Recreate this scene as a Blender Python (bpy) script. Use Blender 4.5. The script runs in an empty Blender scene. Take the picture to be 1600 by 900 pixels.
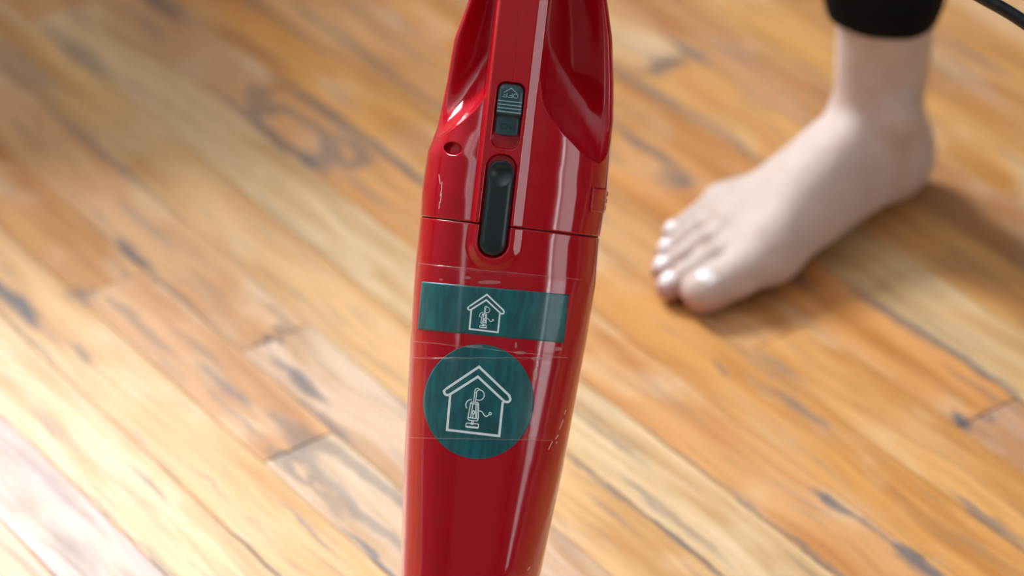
import bpy, bmesh, math, random
import numpy as np
from mathutils import Matrix, Vector

random.seed(7)
scene = bpy.context.scene
COL = scene.collection

# ------------------------------------------------------------------ camera
FPX = 5000.0                      # focal length in pixels of the 1600 x 900 frame
CAM_H = 1.39
PITCH = math.radians(34.5)
CAMP = np.array([0.0, 0.0, CAM_H])
RT = np.array([1.0, 0.0, 0.0])
UP = np.array([0.0, math.sin(PITCH), math.cos(PITCH)])
FW = np.array([0.0, math.cos(PITCH), -math.sin(PITCH)])
cam_data = bpy.data.cameras.new('camera')
cam = bpy.data.objects.new('camera', cam_data)
COL.objects.link(cam)
cam.location = (0, 0, CAM_H)
cam.rotation_euler = (math.pi / 2 - PITCH, 0, 0)
cam_data.sensor_width = 36.0
cam_data.lens = FPX / 1600.0 * 36.0
cam_data.clip_start = 0.05
cam_data.dof.use_dof = True
cam_data.dof.focus_distance = 1.925
cam_data.dof.aperture_fstop = 4.0
scene.camera = cam

# ------------------------------------------------------------------ world, daylight, exposure
world = bpy.data.worlds.new('overcast_sky')
scene.world = world
world.use_nodes = True
bg = world.node_tree.nodes['Background']
bg.inputs[0].default_value = (0.80, 0.90, 1.0, 1)
bg.inputs[1].default_value = 1.0

def window_light(name, loc, rot, sx, sy, power, color):
    L = bpy.data.lights.new(name, 'AREA')
    L.shape = 'RECTANGLE'; L.size = sx; L.size_y = sy
    L.energy = power; L.color = color
    o = bpy.data.objects.new(name, L); COL.objects.link(o)
    o.location = loc; o.rotation_euler = rot
    return o
# daylight through far and right windows, plus an invented left-hand fill (each light fills its opening)
FAR_Y, LEFT_X, RIGHT_X, BACK_Y, CEIL_Z = 3.35, -2.6, 2.5, -1.8, 2.75
WIN_F = (-1.62, -0.62, 1.10, 2.20)          # far wall   x0 x1 z0 z1
WIN_R = (-0.42, 0.75, 0.40, 2.20)           # right wall y0 y1 z0 z1
WIN_S = (-0.86, -0.54, 1.20, 2.40)          # narrow right-hand window
FILL_WIN_L = (-0.90, 1.90, 1.95, 2.62)            # invented high opening, adds fill on the vacuum front
H90 = math.pi/2
window_light('daylight_far', ((WIN_F[0]+WIN_F[1])/2, FAR_Y+0.14, (WIN_F[2]+WIN_F[3])/2), (-H90, 0, 0),
             WIN_F[1]-WIN_F[0], WIN_F[3]-WIN_F[2], 265, (0.87, 0.945, 1.0))
window_light('daylight_right', (RIGHT_X+0.14, (WIN_R[0]+WIN_R[1])/2, (WIN_R[2]+WIN_R[3])/2), (H90, 0, H90),
             WIN_R[1]-WIN_R[0], WIN_R[3]-WIN_R[2], 14, (0.92, 0.97, 1.0))
window_light('daylight_side', (RIGHT_X+0.14, (WIN_S[0]+WIN_S[1])/2, (WIN_S[2]+WIN_S[3])/2), (H90, 0, H90),
             WIN_S[1]-WIN_S[0], WIN_S[3]-WIN_S[2], 14, (0.92, 0.97, 1.0))
window_light('added_fill_left', (LEFT_X-0.14, (FILL_WIN_L[0]+FILL_WIN_L[1])/2, (FILL_WIN_L[2]+FILL_WIN_L[3])/2), (H90, 0, -H90),
             FILL_WIN_L[1]-FILL_WIN_L[0], FILL_WIN_L[3]-FILL_WIN_L[2], 13, (0.92, 0.97, 1.0))
vs = scene.view_settings
vs.view_transform = 'Standard'
vs.look = 'None'
vs.gamma = 1.0
vs.use_curve_mapping = False
vs.exposure = 0.28

# ------------------------------------------------------------------ helpers
def srgb(r, g, b):
    f = lambda c: (c/255/12.92) if c/255 <= 0.04045 else ((c/255+0.055)/1.055)**2.4
    return (f(r), f(g), f(b), 1)

def material(name, color, rough=0.5, **kw):
    m = bpy.data.materials.new(name); m.use_nodes = True
    p = m.node_tree.nodes['Principled BSDF']
    p.inputs['Base Color'].default_value = color
    p.inputs['Roughness'].default_value = rough
    for k, v in kw.items():
        p.inputs[k.replace('_', ' ')].default_value = v
    return m

def mesh_object(name, verts, faces, mat, parent=None, smooth=True, edges=()):
    me = bpy.data.meshes.new(name)
    me.from_pydata([tuple(map(float, v)) for v in verts], list(edges), [tuple(int(i) for i in f) for f in faces])
    if mat: me.materials.append(mat)
    if smooth:
        me.polygons.foreach_set('use_smooth', [True]*len(me.polygons))
    me.update()
    o = bpy.data.objects.new(name, me); COL.objects.link(o)
    if parent: o.parent = parent
    return o

def box(vs_, fs_, x0, x1, y0, y1, z0, z1):
    n = len(vs_)
    vs_ += [(x0,y0,z0),(x1,y0,z0),(x1,y1,z0),(x0,y1,z0),(x0,y0,z1),(x1,y0,z1),(x1,y1,z1),(x0,y1,z1)]
    fs_ += [(n,n+3,n+2,n+1),(n+4,n+5,n+6,n+7),(n,n+1,n+5,n+4),(n+1,n+2,n+6,n+5),(n+2,n+3,n+7,n+6),(n+3,n,n+4,n+7)]

def boxes(name, lst, mat, parent=None):
    v, f = [], []
    for b in lst: box(v, f, *b)
    return mesh_object(name, v, f, mat, parent, smooth=False)

def sstep(e0, e1, x):
    t = np.clip((x-e0)/(e1-e0), 0, 1)
    return t*t*(3-2*t)

def tag(o, label=None, category=None, group=None, kind=None):
    if label: o['label'] = label
    if category: o['category'] = category
    if group: o['group'] = group
    if kind: o['kind'] = kind
    return o

class NT:
    """small node-tree helper"""
    def __init__(self, m): self.t = m.node_tree; self.n = self.t.nodes; self.l = self.t.links
    def new(self, typ, **kw):
        n = self.n.new(typ)
        for k, v in kw.items(): setattr(n, k, v)
        return n
    def put(self, sock, v):
        if isinstance(v, bpy.types.NodeSocket): self.l.new(v, sock)
        else: sock.default_value = v
    def math(self, op, a, b=None, c=None, clamp=False):
        n = self.new('ShaderNodeMath', operation=op, use_clamp=clamp)
        for i, v in enumerate((a, b, c)):
            if v is not None: self.put(n.inputs[i], v)
        return n.outputs[0]
    def vmath(self, op, a, b=None):
        n = self.new('ShaderNodeVectorMath', operation=op)
        self.put(n.inputs[0], a)
        if b is not None: self.put(n.inputs[1], b)
        return n.outputs['Value'] if op in ('LENGTH', 'DOT_PRODUCT', 'DISTANCE') else n.outputs['Vector']
    def noise(self, vec, scale=1, detail=3, rough=0.5, dist=0.0):
        n = self.new('ShaderNodeTexNoise')
        self.put(n.inputs['Vector'], vec)
        n.inputs['Scale'].default_value = scale; n.inputs['Detail'].default_value = detail
        n.inputs['Roughness'].default_value = rough; n.inputs['Distortion'].default_value = dist
        return n.outputs['Fac']
    def ramp(self, fac, lo, hi, a=0.0, b=1.0, smooth=True):
        n = self.new('ShaderNodeMapRange', interpolation_type='SMOOTHSTEP' if smooth else 'LINEAR')
        self.put(n.inputs['Value'], fac)
        for k, v in (('From Min', lo), ('From Max', hi), ('To Min', a), ('To Max', b)): n.inputs[k].default_value = v
        return n.outputs[0]
    def mix(self, fac, a, b, mode='MIX'):
        n = self.new('ShaderNodeMix', data_type='RGBA', blend_type=mode)
        self.put(n.inputs[0], fac); self.put(n.inputs[6], a); self.put(n.inputs[7], b)
        return n.outputs[2]

# ------------------------------------------------------------------ materials
TH = math.radians(-53.3)                      # run of the floor boards in plan
DL = np.array([math.cos(TH), math.sin(TH)]); DQ = np.array([-math.sin(TH), math.cos(TH)])
ROW0, ROWW = 0.815, 0.0606

# dark marks worn into the boards: (l, row, half length m, half width in rows, strength, ring?)
STAINS = [(-1.832,1.30,.035,.20,.95,0), (-1.745,1.42,.022,.11,.6,0), (-1.780,1.05,.05,.05,.6,0), (-1.81,2.06,.012,.30,.5,0),
    (-1.835,3.05,.030,.12,.85,0), (-1.76,3.0,.06,.06,.5,0), (-1.64,2.45,.035,.12,.6,0), (-1.60,2.25,.05,.06,.5,0), (-1.75,2.3,.05,.12,.45,0),
    (-1.62,3.25,.035,.14,.85,0), (-1.56,3.05,.03,.10,.6,0), (-1.49,3.95,.08,.06,.7,0),
    (-1.675,3.5,.0035,.5,.9,0), (-1.553,2.45,.003,.48,.9,0), (-1.815,11.5,.012,.55,.7,0), (-1.82,12.05,.03,.12,.8,0),
    (-1.288,9.5,.0035,.5,.6,0), (-1.292,9.12,.016,.13,1.0,0), (-1.36,10.0,.10,.09,.75,0), (-1.42,9.9,.05,.07,.7,0), (-1.30,9.75,.05,.06,.5,0),
    (-1.51,9.55,.02,.12,.55,0), (-1.37,7.75,.035,.10,.6,0), (-1.44,7.9,.06,.06,.45,0), (-1.44,7.5,.010,.10,.55,0),
    (-1.435,5.55,.05,.08,.45,0), (-1.62,6.55,.06,.08,.45,0), (-1.56,6.45,.035,.10,.5,0), (-1.275,6.85,.018,.10,.9,0), (-1.19,6.9,.028,.16,.9,0),
    (-1.25,6.9,.05,.05,.55,0), (-1.20,8.05,.04,.12,.7,0), (-1.38,4.95,.10,.045,.6,0), (-1.28,4.98,.10,.05,.6,0), (-1.36,6.03,.10,.04,.5,0), (-1.25,6.05,.10,.05,.6,0),
    (-1.910,6.36,.050,.46,.62,1), (-1.862,6.62,.024,.32,.66,1), (-1.868,6.12,.030,.13,.9,0), (-1.94,6.05,.05,.10,.6,0), (-1.80,7.05,.10,.09,.85,0), (-1.92,6.98,.07,.12,.7,0), (-1.98,6.55,.012,.40,.6,0),
    (-2.14,4.2,.06,.45,.45,0), (-2.13,5.1,.05,.25,.5,0), (-1.99,4.0,.12,.10,.45,0), (-2.17,6.8,.05,.22,.6,0), (-1.98,8.3,.14,.10,.55,0), (-2.06,7.9,.10,.09,.5,0),
    (-1.72,9.95,.06,.12,.65,0), (-1.665,9.8,.012,.28,.7,0), (-1.72,11.0,.10,.10,.6,0), (-1.79,10.9,.05,.16,.55,0), (-1.75,13.1,.15,.06,.5,0), (-1.62,12.05,.10,.05,.4,0),
    (-1.55,-.60,.05,.32,.38,0), (-1.62,-.2,.05,.12,.35,0), (-1.50,-1.02,.05,.06,.5,0), (-1.49,0.05,.16,.05,.55,0),
    (-1.46,1.0,.05,.05,.6,0), (-1.58,.72,.03,.05,.55,0), (-1.54,1.3,.06,.035,.45,0), (-1.47,1.75,.04,.06,.6,0), (-1.41,2.06,.05,.06,.8,0), (-1.45,.35,.05,.03,.4,0), (-1.42,.6,.05,.03,.4,0),
    (-1.46,2.62,.10,.38,.55,1), (-1.53,2.30,.016,.22,.6,1), (-1.49,2.2,.02,.12,.45,0), (-1.46,4.0,.10,.05,.5,0), (-1.33,5.2,.06,.1,.4,0)]

def wood_material():
    m = bpy.data.materials.new('aged_strip_wood'); m.use_nodes = True
    g = NT(m); p = g.n['Principled BSDF']
    geo = g.new('ShaderNodeNewGeometry')
    rot = g.new('ShaderNodeVectorRotate', rotation_type='Z_AXIS'); rot.inputs['Angle'].default_value = -TH
    g.put(rot.inputs['Vector'], geo.outputs['Position'])
    lq = rot.outputs['Vector']
    info = g.new('ShaderNodeObjectInfo')
    off = g.new('ShaderNodeCombineXYZ'); g.put(off.inputs['X'], g.math('MULTIPLY', info.outputs['Random'], 37.0)); g.put(off.inputs['Z'], g.math('MULTIPLY', info.outputs['Random'], 11.0))
    v = g.vmath('ADD', lq, off.outputs[0])
    # slow waviness of the grain lines
    wob = g.noise(g.vmath('MULTIPLY', v, (5, 8, 1)), 1, 2)
    cw = g.new('ShaderNodeCombineXYZ'); g.put(cw.inputs['Y'], g.math('MULTIPLY', g.math('SUBTRACT', wob, 0.5), 0.035))
    vw = g.vmath('ADD', v, cw.outputs[0])
    broad = g.noise(g.vmath('MULTIPLY', vw, (4, 38, 1)), 1, 3, 0.55)
    fine = g.noise(g.vmath('MULTIPLY', vw, (9, 210, 1)), 1, 4, 0.6)
    blot = g.noise(g.vmath('MULTIPLY', v, (9, 16, 1)), 1, 3)
    streak = g.noise(g.vmath('MULTIPLY', vw, (7, 85, 1)), 1, 3, 0.55)
    wornn = g.noise(g.vmath('MULTIPLY', vw, (5, 26, 1)), 1.0, 4, 0.6)
    base = info.outputs['Color']
    dark = g.mix(1.0, base, (0.70, 0.58, 0.42, 1), 'MULTIPLY')
    pale = g.mix(0.55, base, (0.80, 0.60, 0.40, 1))
    c = g.mix(g.ramp(broad, 0.42, 0.72), base, dark)
    c = g.mix(g.math('MULTIPLY', g.ramp(blot, 0.50, 0.74), 0.8), c, pale)
    c = g.mix(g.math('MULTIPLY', g.ramp(fine, 0.46, 0.68), 0.55), c, dark)
    worn = (0.50, 0.44, 0.40, 1)                                # finish worn away: greyish bare wood
    c = g.mix(g.math('MULTIPLY', g.ramp(wornn, 0.55, 0.74), 0.26), c, worn)
    grey = (0.165, 0.145, 0.14, 1)
    c = g.mix(g.math('MULTIPLY', g.ramp(streak, 0.58, 0.74), 0.55), c, grey)
    thin = g.noise(g.vmath('ADD', g.vmath('MULTIPLY', vw, (10, 190, 1)), (3.7, 1.9, 0)), 1, 3, 0.6)
    c = g.mix(g.math('MULTIPLY', g.ramp(thin, 0.60, 0.72), 0.5), c, (0.24, 0.19, 0.16, 1))
    # marks
    dist1 = g.noise(g.vmath('MULTIPLY', lq, (24, 130, 1)), 1, 3); dist2 = g.noise(g.vmath('ADD', g.vmath('MULTIPLY', lq, (30, 60, 1)), (9.3, 4.1, 0)), 1, 3)
    cd = g.new('ShaderNodeCombineXYZ')
    g.put(cd.inputs['X'], g.math('MULTIPLY', g.math('SUBTRACT', dist1, .5), 0.07)); g.put(cd.inputs['Y'], g.math('MULTIPLY', g.math('SUBTRACT', dist2, .5), 0.014))
    lqd = g.vmath('MULTIPLY', g.vmath('ADD', lq, cd.outputs[0]), (1, 1, 0))
    tot = None
    for (l, row, hl, hw, s, ring) in STAINS:
        q = ROW0 + row*ROWW
        d = g.vmath('LENGTH', g.vmath('MULTIPLY', g.vmath('SUBTRACT', lqd, (l, q, 0)), (1/(hl*1.2), 1/(hw*ROWW*.78), 0)))
        if ring: d = g.math('MULTIPLY', g.math('ABSOLUTE', g.math('SUBTRACT', d, 0.85)), 3.2)
        k = g.ramp(d, 0.35, 1.25, s, 0.0)
        tot = k if tot is None else g.math('MAXIMUM', tot, k)
    c = g.mix(g.math('MULTIPLY', tot, 0.95), c, (0.13, 0.12, 0.125, 1))
    g.put(p.inputs['Base Color'], c)
    g.put(p.inputs['Roughness'], g.math('ADD', g.ramp(fine, 0.3, 0.7, 0.33, 0.45), g.math('MULTIPLY', tot, 0.15)))
    p.inputs['Specular IOR Level'].default_value = 0.23
    b = g.new('ShaderNodeBump'); b.inputs['Strength'].default_value = 0.12; b.inputs['Distance'].default_value = 0.002
    g.put(b.inputs['Height'], fine); g.put(p.inputs['Normal'], b.outputs[0])
    return m
M_WOOD = wood_material()

def red_plastic():
    m = material('glossy_red_plastic', (0.44, 0.0012, 0.010, 1), 0.17, Specular_IOR_Level=0.5, Coat_Weight=0.15, Coat_Roughness=0.05)
    g = NT(m); p = g.n['Principled BSDF']
    tc = g.new('ShaderNodeTexCoord')
    n = g.noise(g.vmath('MULTIPLY', tc.outputs['Object'], (60, 60, 12)), 1, 3)
    g.put(p.inputs['Roughness'], g.ramp(n, 0.3, 0.7, 0.08, 0.13))
    return m
M_RED = red_plastic()
M_REDB = material('red_scoop_plastic', srgb(176, 4, 24), 0.22)
M_BLACK = material('blue_black_plastic', srgb(20, 36, 42), 0.36)
M_SWITCH = material('slate_switch_plastic', srgb(38, 68, 76), 0.34)
M_HILITE = material('emboss_highlight', srgb(136, 180, 186), 0.4)  # switch rib and lettering highlights put into the colour
M_DARK = material('dark_slot', srgb(20, 4, 6), 0.7)
def label_material():
    m = material('teal_printed_label', srgb(0, 84, 90), 0.42)
    g = NT(m); p = g.n['Principled BSDF']; tc = g.new('ShaderNodeTexCoord')
    n = g.noise(g.vmath('MULTIPLY', tc.outputs['Object'], (260, 260, 60)), 1, 3)
    n2 = g.noise(g.vmath('MULTIPLY', tc.outputs['Object'], (1500, 1500, 1500)), 1, 2)
    c = g.mix(g.ramp(n, .35, .7), srgb(0, 82, 88), srgb(0, 106, 112))
    c = g.mix(g.math('MULTIPLY', g.ramp(n2, .55, .75), .18), c, srgb(60, 140, 140))
    g.put(p.inputs['Base Color'], c)
    return m
M_TEAL = label_material()
M_PRINT = material('pale_print', srgb(235, 252, 255), 0.5)
M_SCUFF = material('pale_scuff', srgb(225, 205, 190), 0.6)
def clear_tape(name, gl, col, rough=0.12):
    m = bpy.data.materials.new(name); m.use_nodes = True
    g = NT(m); out = g.n['Material Output']; g.n.remove(g.n['Principled BSDF'])
    tr = g.new('ShaderNodeBsdfTransparent')
    if rough is None:
        gs = g.new('ShaderNodeBsdfDiffuse'); gs.inputs['Color'].default_value = col
    else:
        gs = g.new('ShaderNodeBsdfAnisotropic'); gs.inputs['Color'].default_value = col; gs.inputs['Roughness'].default_value = rough
    mx = g.new('ShaderNodeMixShader'); mx.inputs[0].default_value = gl
    g.l.new(tr.outputs[0], mx.inputs[1]); g.l.new(gs.outputs[0], mx.inputs[2]); g.l.new(mx.outputs[0], out.inputs[0])
    return m
M_TAPE = clear_tape('clear_tape', 0.02, (0.8, 0.8, 0.8, 1))
M_TAPE_EDGE = clear_tape('tape_edge', 0.18, (0.9, 0.85, 0.82, 1), None)
M_GLASS = clear_tape('window_glass', 0.06, (0.9, 0.95, 0.95, 1))
M_WALL = material('dark_wall_paint', (0.12, 0.125, 0.13, 1), 0.8)
M_CEIL = material('ceiling_paint', (0.55, 0.56, 0.58, 1), 0.85)
M_TRIM = material('white_trim', (0.78, 0.77, 0.74, 1), 0.45)
M_CORD = material('black_rubber', srgb(14, 20, 24), 0.38)
M_NAIL = material('toenail', (0.86, 0.76, 0.74, 1), 0.25)

def skin_material():
    m = material('skin', (0.68, 0.45, 0.37, 1), 0.6, Specular_IOR_Level=0.35, Subsurface_Weight=0.06, Subsurface_Scale=0.01)
    m.node_tree.nodes['Principled BSDF'].inputs['Subsurface Radius'].default_value = (1.0, 0.35, 0.2)
    g = NT(m); p = g.n['Principled BSDF']; tc = g.new('ShaderNodeTexCoord')
    sep = g.new('ShaderNodeSeparateXYZ'); g.put(sep.inputs[0], tc.outputs['Object'])
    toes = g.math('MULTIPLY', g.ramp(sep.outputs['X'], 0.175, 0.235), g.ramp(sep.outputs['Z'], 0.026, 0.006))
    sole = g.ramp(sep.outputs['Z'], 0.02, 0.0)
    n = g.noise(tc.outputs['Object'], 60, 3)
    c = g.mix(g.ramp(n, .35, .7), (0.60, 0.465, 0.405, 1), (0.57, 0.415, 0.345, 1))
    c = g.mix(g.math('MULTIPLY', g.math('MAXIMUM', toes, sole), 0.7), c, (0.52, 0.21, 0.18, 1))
    g.put(p.inputs['Base Color'], c)
    return m
M_SKIN = skin_material()
def cloth_material():
    m = material('black_jersey', (0.004, 0.004, 0.005, 1), 0.9, Specular_IOR_Level=0.15)
    g = NT(m); p = g.n['Principled BSDF']; tc = g.new('ShaderNodeTexCoord')
    b = g.new('ShaderNodeBump'); b.inputs['Strength'].default_value = 0.3; b.inputs['Distance'].default_value = .001
    g.put(b.inputs['Height'], g.noise(g.vmath('MULTIPLY', tc.outputs['Object'], (400, 400, 900)), 1, 2))
    g.put(p.inputs['Normal'], b.outputs[0])
    return m
M_CLOTH = cloth_material()

# ------------------------------------------------------------------ room shell
T = 0.12
def wall_x(name, y, ty, win):      # wall running along x at y
    x0, x1 = LEFT_X-T, RIGHT_X+T; a, b, c, d = win
    return tag(boxes(name, [(x0,a,y,y+ty,0,CEIL_Z),(b,x1,y,y+ty,0,CEIL_Z),(a,b,y,y+ty,0,c),(a,b,y,y+ty,d,CEIL_Z)], M_WALL), 'painted wall with a window', kind='structure')
ylo, yhi = sorted((FAR_Y, FAR_Y+T)); wall_x('wall_far', FAR_Y, T, WIN_F)
tag(boxes('wall_back', [(LEFT_X-T,RIGHT_X+T,BACK_Y-T,BACK_Y,0,CEIL_Z)], M_WALL), 'plain painted back wall', kind='structure')
a, b, c, d = WIN_R; e, f, g_, h_ = WIN_S; X0, X1 = RIGHT_X, RIGHT_X+T
tag(boxes('wall_right', [(X0,X1,BACK_Y,e,0,CEIL_Z),(X0,X1,e,f,0,g_),(X0,X1,e,f,h_,CEIL_Z),(X0,X1,f,a,0,CEIL_Z),(X0,X1,b,FAR_Y,0,CEIL_Z),(X0,X1,a,b,0,c),(X0,X1,a,b,d,CEIL_Z)], M_WALL), 'painted right wall with two windows', kind='structure')
a, b, c, d = FILL_WIN_L; X0, X1 = LEFT_X-T, LEFT_X
tag(boxes('wall_left', [(X0,X1,BACK_Y,a,0,CEIL_Z),(X0,X1,b,FAR_Y,0,CEIL_Z),(X0,X1,a,b,0,c),(X0,X1,a,b,d,CEIL_Z)], M_WALL), 'painted left wall with an added fill window', kind='structure')
tag(boxes('ceiling', [(LEFT_X-T,RIGHT_X+T,BACK_Y-T,FAR_Y+T,CEIL_Z,CEIL_Z+.1)], M_CEIL), 'white painted ceiling', kind='structure')
def window(n, axis, pos, win, bars=True):
    u0, u1, z0, z1 = win; w = .05; um = (u0+u1)/2; zm = (z0+z1)/2
    rects = [(u0,u1,z0,z0+w),(u0,u1,z1-w,z1),(u0,u0+w,z0+w,z1-w),(u1-w,u1,z0+w,z1-w),(um-.02,um+.02,z0+w,z1-w),(u0+w,u1-w,zm-.015,zm+.015)]
    if not bars: rects = rects[:4]
    conv = (lambda r, p0, p1: (r[0],r[1],p0,p1,r[2],r[3])) if axis == 'x' else (lambda r, p0, p1: (p0,p1,r[0],r[1],r[2],r[3]))
    f = tag(boxes('window_%d' % n, [conv(r, pos, pos+.06) for r in rects], M_TRIM), 'white framed window', kind='structure')
    for (ua, ub) in ((u0+w, um-.02), (um+.02, u1-w)) if bars else ((u0+w, u1-w),):
        for (za, zb) in ((z0+w, zm-.015), (zm+.015, z1-w)) if bars else ((z0+w, z1-w),):
            boxes('pane', [conv((ua, ub, za, zb), pos+.028, pos+.032)], M_GLASS, f)
window(1, 'x', FAR_Y+.03, WIN_F); window(2, 'y', RIGHT_X+.03, WIN_R, False); window(3, 'y', RIGHT_X+.03, WIN_S, False); window(4, 'y', LEFT_X-.09, FILL_WIN_L)  # the fourth frames the invented left fill opening
for nm, bx in (('far', (LEFT_X,RIGHT_X,FAR_Y-.015,FAR_Y,0,.10)), ('left', (LEFT_X,LEFT_X+.015,BACK_Y,FAR_Y-.015,0,.10)),
               ('right', (RIGHT_X-.015,RIGHT_X,BACK_Y,FAR_Y-.015,0,.10)), ('back', (LEFT_X+.015,RIGHT_X-.015,BACK_Y,BACK_Y+.015,0,.10))):
    tag(boxes('baseboard_'+nm, [bx], M_TRIM), 'white baseboard', kind='structure')

tag(boxes('added_shade_block_1', [(LEFT_X,-.43,2.57,FAR_Y-.015,.0,.54),(LEFT_X,-.41,2.55,FAR_Y-.015,.54,.57)], M_TRIM), 'added unseen block shading the far left of the floor', kind='structure')  # out-of-view block added only to shade the far left floor

# ------------------------------------------------------------------ floor of single boards
BT = 0.016
floor = tag(boxes('floor', [(LEFT_X-T,RIGHT_X+T,BACK_Y-T,FAR_Y+T,-.08,-BT)], material('subfloor', (0.05,0.03,0.02,1), .9)), 'worn strip floor of honey-brown wooden boards', kind='structure')
WOODK = (1.13, 1.11, 1.14)
PAL = [(0.62,0.335,0.135),(0.57,0.285,0.10),(0.66,0.39,0.18),(0.52,0.25,0.085),(0.60,0.32,0.13),(0.56,0.31,0.15),(0.64,0.35,0.125)]
JOINTS = {-2:[-1.9,-1.2], -1:[-2.35,-1.18], 0:[-2.05,-1.12], 1:[-1.98,-1.02], 2:[-2.3,-1.81,-1.552,-1.05], 3:[-2.25,-1.675,-1.1], 4:[-2.4,-1.15], 5:[-2.2,-1.0], 6:[-1.985,-1.12],
          7:[-2.4,-1.3+.28], 8:[-2.5,-1.45,-.9], 9:[-2.1,-1.288,-.6], 10:[-2.3,-1.55,-.8], 11:[-2.2,-1.815,-1.1], 12:[-2.3,-1.35], 13:[-1.95,-1.2]}
COLS = {(-1,1):(.52,.36,.30), (0,1):(.70,.46,.24), (1,1):(.66,.40,.18), (2,2):(.58,.32,.15), (2,3):(.60,.42,.27), (3,1):(.60,.34,.16), (3,2):(.62,.42,.28), (4,1):(.66,.40,.18),
        (5,1):(.66,.45,.24), (6,1):(.60,.30,.11), (7,1):(.60,.29,.085), (8,2):(.64,.33,.11), (9,1):(.60,.28,.09), (9,2):(.52,.27,.13), (10,2):(.60,.38,.17), (10,1):(.58,.29,.11),
        (11,2):(.62,.32,.11), (12,1):(.52,.26,.11), (13,1):(.60,.31,.10)}
pieces = []
corn = [np.array(c) for c in ((LEFT_X,BACK_Y),(RIGHT_X,BACK_Y),(RIGHT_X,FAR_Y),(LEFT_X,FAR_Y))]
qs = [c@DQ for c in corn]
for i in range(int((min(qs)-ROW0)/ROWW)-1, int((max(qs)-ROW0)/ROWW)+1):
    q0 = ROW0+i*ROWW; qc = q0+ROWW/2
    # l range of this row inside the room
    lo, hi = -99, 99
    for k, (mn, mx) in enumerate(((LEFT_X, RIGHT_X), (BACK_Y, FAR_Y))):
        o_ = qc*DQ[k]; t0, t1 = sorted(((mn-o_)/DL[k], (mx-o_)/DL[k])); lo = max(lo, t0); hi = min(hi, t1)
    if hi-lo < .05: continue
    js = list(JOINTS.get(i, []))
    if js:
        while js[0] > lo: js.insert(0, js[0]-random.uniform(.6, 1.3))
        n_pre = sum(1 for j in js if j < JOINTS[i][0]-1e-6)
        while js[-1] < hi: js.append(js[-1]+random.uniform(.6, 1.3))
    else:
        js = [lo-random.uniform(0, .8)]
        while js[-1] < hi: js.append(js[-1]+random.uniform(.55, 1.35))
        n_pre = None
    for k in range(len(js)-1):
        a0, a1 = max(js[k], lo), min(js[k+1], hi)
        if a1-a0 < .02: continue
        col = COLS.get((i, k-n_pre+1)) if n_pre is not None else None
        pieces.append((i, q0, a0, a1, col or random.choice(PAL)))
def board_geo(q0, a0, a1, V, F):
    g, ch = .0002, .0006
    dz = random.uniform(-.00025, .00025)
    n = len(V)
    for (ins, z) in ((0, -BT), (0, -ch+dz), (ch, dz)):
        for (l, q) in ((a0+g+ins, q0+g+ins), (a1-g-ins, q0+g+ins), (a1-g-ins, q0+ROWW-g-ins), (a0+g+ins, q0+ROWW-g-ins)):
            p = DL*l+DQ*q; V.append((p[0], p[1], z))
    for r in (0, 4):
        for j in range(4): F.append((n+r+j, n+r+(j+1) % 4, n+r+4+(j+1) % 4, n+r+4+j))
    F.append((n+8, n+9, n+10, n+11))
VIEWC = np.array([0.0, 2.05])
def near(pc):
    i, q0, a0, a1, c = pc
    lc = min(max(VIEWC@DL, a0), a1); p = DL*lc+DQ*(q0+ROWW/2)
    return np.linalg.norm(p-VIEWC)
pieces.sort(key=near)
for (i, q0, a0, a1, colr) in pieces[:290]:
    V, F = [], []; board_geo(q0, a0, a1, V, F)
    cl = DL*(a0+a1)/2+DQ*(q0+ROWW/2)
    V = [(x-cl[0], y-cl[1], z) for x, y, z in V]
    o = mesh_object('plank', V, F, M_WOOD, floor, smooth=False); o.location = (cl[0], cl[1], 0); o.color = (*[min(x*k, .9) for x, k in zip(colr, WOODK)], 1)
V, F = [], []
for (i, q0, a0, a1, colr) in pieces[290:]: board_geo(q0, a0, a1, V, F)
o = mesh_object('distant_planks', V, F, M_WOOD, floor, smooth=False); o['kind'] = 'stuff'; o.color = (.66, .36, .14, 1)

# ------------------------------------------------------------------ vacuum cleaner
ROLL = math.radians(6.6); CR, SR = math.cos(ROLL), math.sin(ROLL)
ZV = 1.97                                     # distance of the body's axis plane from the camera
def ab(x, y):                                 # photo pixel -> body coordinates (a across, b down), in 1/FPX*ZV metres
    return ((x-800)*CR+(y-450)*SR, -(x-800)*SR+(y-450)*CR)
def to_world(a, b, n):
    a, b, n = np.broadcast_arrays(np.asarray(a, float), np.asarray(b, float), np.asarray(n, float))
    sc = (ZV-np.maximum(n, 0))/FPX
    X = (a*CR-b*SR)*sc; Y = -(a*SR+b*CR)*sc
    return CAMP+X[..., None]*RT+Y[..., None]*UP+(ZV-n)[..., None]*FW
AX_V = UP*CR+RT*SR; AX_U = RT*CR-UP*SR; AX_N = -FW
# base point: axis line (a=-35) meets the floor
b_floor = 0.0
for bb in np.arange(500, 1400, 0.5):
    if to_world(-35, bb, 0)[2] <= 0.0: b_floor = bb; break
BASE = to_world(-35, b_floor, 0)
vac = bpy.data.objects.new('stick_vacuum', None); COL.objects.link(vac)
MW = Matrix(((AX_U[0], -AX_N[0], AX_V[0], BASE[0]), (AX_U[1], -AX_N[1], AX_V[1], BASE[1]), (AX_U[2], -AX_N[2], AX_V[2], 0.0), (0, 0, 0, 1)))
vac.matrix_world = MW
vac.empty_display_size = .05
RB = np.stack([AX_U, -AX_N, AX_V])            # world -> local
BASE0 = np.array([BASE[0], BASE[1], 0.0])
def loc(P): return (np.asarray(P)-BASE0) @ RB.T
tag(vac, 'glossy red upright stick vacuum with teal house labels standing on the floor', 'vacuum cleaner')

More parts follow.
